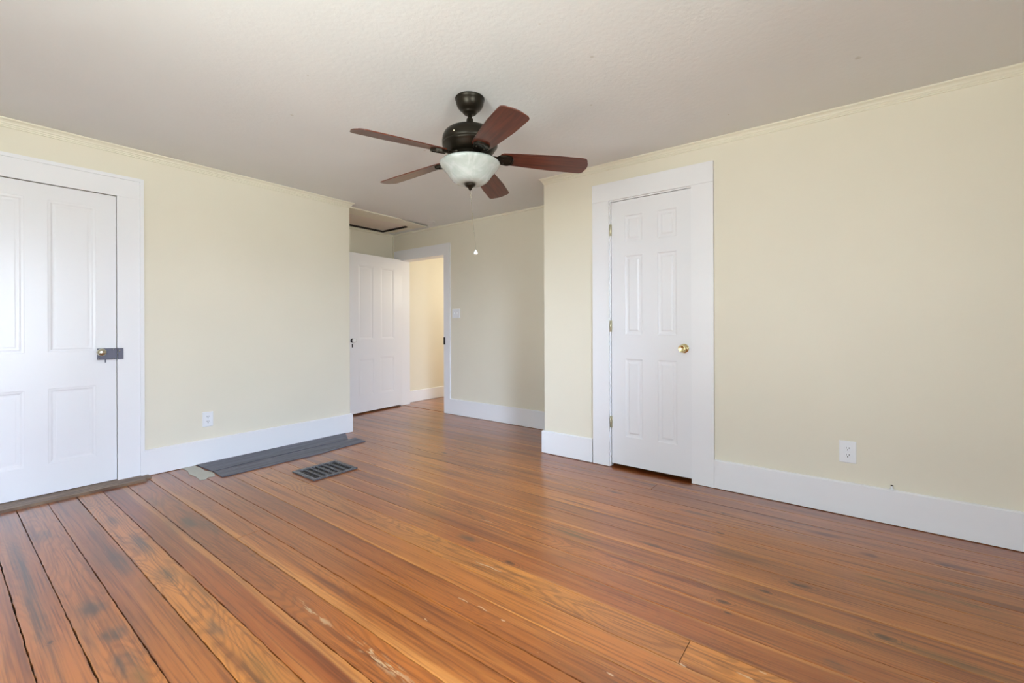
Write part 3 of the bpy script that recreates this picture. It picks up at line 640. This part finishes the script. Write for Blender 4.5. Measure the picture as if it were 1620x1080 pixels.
L('switch_housing',[(.070,2.042),(.078,2.036),(.080,2.020),(.092,2.014),(.150,2.012),(.158,2.008),(.150,2.004),(0,2.004)],M['bronze'],48)
gp=[(.150,2.0095),(.1655,2.0085),(.1680,2.004),(.1660,1.997),(.159,1.986),(.149,1.974),(.139,1.963),(.130,1.952),(.122,1.941),(.113,1.929),(.104,1.917),(.094,1.907),(.080,1.898),(.060,1.893),(.022,1.891)]
gb_=L('glass_bowl',gp+[(.022,1.894)]+[(r-.004,h+.004) for r,h in gp[::-1]],M['glass'],72); tag(gb_,'frosted marbled white glass bowl')
L('finial',[(0,1.893),(.029,1.892),(.031,1.888),(.028,1.882),(.024,1.878),(.014,1.873),(.010,1.867),(.007,1.861),(.004,1.857),(0,1.856)],M['bronze'],28)
def blade_outline():
    r0,r1=.168,.668; pts=[]
    def hw(x): return .052+(.0725-.052)*min(1,max(0,(x-r0)/(.30)))
    top=[]
    c=.030
    for k in range(7): a=math.pi/2*k/6; top.append((r0+c-c*math.cos(a), hw(r0)-c+c*math.sin(a)))
    for k in range(1,9): x=r0+c+(r1-.05-r0-c)*k/9; top.append((x,hw(x)))
    cw=.0725; 
    for k in range(9):
        a=math.pi/2*k/8; top.append((r1-.040+.030*math.sin(a), cw-.030+.030*math.cos(a)))
    for k in range(1,5): y=(cw-.030)*(1-k/4); top.append((r1-.010+.010*(1-(y/(cw-.03))**2), y))
    return top+[(x,-y) for x,y in top[-2::-1]]
bo=blade_outline(); th=.0055
bmb=MB(); n=len(bo)
bmb.face([(x,y,-th/2) for x,y in bo][::-1]); bmb.face([(x,y,th/2) for x,y in bo])
for k in range(n): a,b=bo[k],bo[(k+1)%n]; bmb.face([(a[0],a[1],-th/2),(b[0],b[1],-th/2),(b[0],b[1],th/2),(a[0],a[1],th/2)])
def iron_mesh():
    mb=MB()
    # the flat leaf-shaped plate under the blade root, a curved neck and the arm up to the motor
    out=[]
    for k in range(25):
        a=math.pi*k/24; out.append((.205+.032*math.sin(a)+ (.008 if 4<k<20 else 0), .044*math.cos(a)))
    out=[(.150,.018)]+[(.166,.036)]+out+[(.166,-.036),(.150,-.018)]
    z0,z1=-.0105,-.0030
    mb.face([(x,y,z0) for x,y in out]); mb.face([(x,y,z1) for x,y in out])
    for k in range(len(out)): a,b=out[k],out[(k+1)%len(out)]; mb.face([(a[0],a[1],z0),(b[0],b[1],z0),(b[0],b[1],z1),(a[0],a[1],z1)])
    # raised rim of the plate
    for k in range(len(out)-1):
        a,b=out[k],out[k+1]; f=.86; ca=(.195,0)
        ia=(ca[0]+(a[0]-ca[0])*f,a[1]*f); ib=(ca[0]+(b[0]-ca[0])*f,b[1]*f)
        mb.face([(a[0],a[1],z0),(b[0],b[1],z0),(b[0],b[1],z0-.004),(a[0],a[1],z0-.004)]); mb.face([(a[0],a[1],z0-.004),(b[0],b[1],z0-.004),(ib[0],ib[1],z0-.004),(ia[0],ia[1],z0-.004)]); mb.face([(ia[0],ia[1],z0-.004),(ib[0],ib[1],z0-.004),(ib[0],ib[1],z0),(ia[0],ia[1],z0)])
    prev=None
    for k in range(11):
        t_=k/10; x=.160-.066*t_; z=-.006+.016*(t_**1.6); hw=.020-.006*math.sin(math.pi*t_); hh=.0045+.002*t_
        ring=[(x,-hw,z-hh),(x,hw,z-hh),(x,hw,z+hh),(x,-hw,z+hh)]
        if prev:
            for q_ in range(4): j=(q_+1)%4; mb.face([prev[q_],prev[j],ring[j],ring[q_]])
        else: mb.face(ring)
        prev=ring
    mb.face(prev)
    for (sx,sy) in ((.185,.022),(.185,-.022),(.225,0)): mb.lathe([(0,-.0165),(.004,-.0160),(.0055,-.0140),(.0055,-.010)],12,(sx,sy,0),'Z')
    return mb
bladeP=bmb.build('blade',M['blade'],fan,bevel=.0012); ironP=iron_mesh().build('blade_iron',M['bronze'],bladeP)
PITCH=-.2213
for i in range(5):
    if i==0: b_,ir=bladeP,ironP
    else:
        b_=bladeP.copy(); COL.objects.link(b_); b_.parent=fan; ir=ironP.copy(); COL.objects.link(ir); ir.parent=b_
    a=R(-119.49+72*i)
    b_.matrix_local=Matrix.Translation((0,0,2.0500-ZC))@Matrix.Rotation(a,4,'Z')@Matrix.Rotation(R(3.6),4,'Y')@Matrix.Rotation(PITCH,4,'X')
def chain(name,p0,p1,bead,material):
    mb=MB(); n=int((Vector(p1)-Vector(p0)).length/.0045)
    for k in range(n):
        t_=k/max(1,n-1); c=Vector(p0).lerp(Vector(p1),t_)
        mb.lathe([(0,.0016),(.0013,.0009),(.0016,0),(.0013,-.0009),(0,-.0016)],6,c)
        mb.box((c.x-.0004,c.y-.0004,c.z-.0045),(c.x+.0004,c.y+.0004,c.z))
    return mb
dx=Vector((math.sin(R(yaw)),-math.cos(R(yaw)),0))
e=Vector((0,0,-.335))+dx*.030
mb=chain('c',(0,0,1.858-ZC),(e.x,e.y,1.858-ZC+e.z),True,None); pc=mb.build('pull_chain',M['agedbrass'],fan)
c=(e.x,e.y,1.858-ZC+e.z)
mb=MB(); mb.lathe([(0,.003),(.003,.002),(.004,-.003),(.0090,-.007),(.0115,-.013),(.0115,-.018),(.0085,-.023),(0,-.025)],20,c); k=mb.build('pull_weight',M['porcelain'],pc); tag(k,'small white pull weight')
p0=(dx.x*.010,dx.y*.010,1.870-ZC)
mb=chain('c',p0,(p0[0],p0[1],p0[2]-.045),False,None); mb.build('pull_chain',M['agedbrass'],fan)

# windows behind the camera --------------------------------------------
def window(name, axis, pos, s, a0,a1,z0,z1,label):
    o=empty(name,(0,0,0)); tag(o,label,'window','structure')
    def B(mb,p0,p1,za,zb,t0,t1):
        if axis=='Y': mb.box((p0,pos+s*t0,za),(p1,pos+s*t1,zb))
        else: mb.box((pos+s*t0,p0,za),(pos+s*t1,p1,zb))
    mb=MB(); c=.12
    B(mb,a0-c,a0,z0-.02,z1,0,.02); B(mb,a1,a1+c,z0-.02,z1,0,.02); B(mb,a0-c,a1+c,z1,z1+c,0,.02); B(mb,a0-c-.02,a1+c+.02,z0-.05,z0-.02,0,.06); B(mb,a0-c,a1+c,z0-.14,z0-.05,0,.018)
    mb.build('window_casing',M['trim'],o,weld=False)
    mb=MB(); f=.045; zm=(z0+z1)/2
    for (za,zb,t) in ((z0,zm+.02,-.03),(zm-.02,z1,-.065)):
        B(mb,a0,a0+f,za,zb,t-.03,t); B(mb,a1-f,a1,za,zb,t-.03,t); B(mb,a0+f,a1-f,za,za+f,t-.03,t); B(mb,a0+f,a1-f,zb-f,zb,t-.03,t)
    mb.build('window_sash',M['trim'],o,weld=False)
    mb=MB()
    for (za,zb,t) in ((z0+f,zm+.02-f,-.045),(zm-.02+f,z1-f,-.08)):
        if axis=='Y': mb.face([(a0+f,pos+s*t,za),(a1-f,pos+s*t,za),(a1-f,pos+s*t,zb),(a0+f,pos+s*t,zb)])
        else: mb.face([(pos+s*t,a0+f,za),(pos+s*t,a1-f,za),(pos+s*t,a1-f,zb),(pos+s*t,a0+f,zb)])
    mb.build('window_pane',M['pane'],o,weld=False)
window('window_1','Y',YS,1,*W1[:2],*W1[2:],'white sash window in the rear wall')
window('window_2','X',XW,1,*W2[:2],*W2[2:],'white sash window in the west wall')
mb=MB(); mb.face([(-30,-30,-3),(30,-30,-3),(30,30,-3),(-30,30,-3)]); tag(mb.build('ground',M['lawn'],weld=False),'unseen lawn outside the windows, made pale to brighten the ceiling','ground','structure')
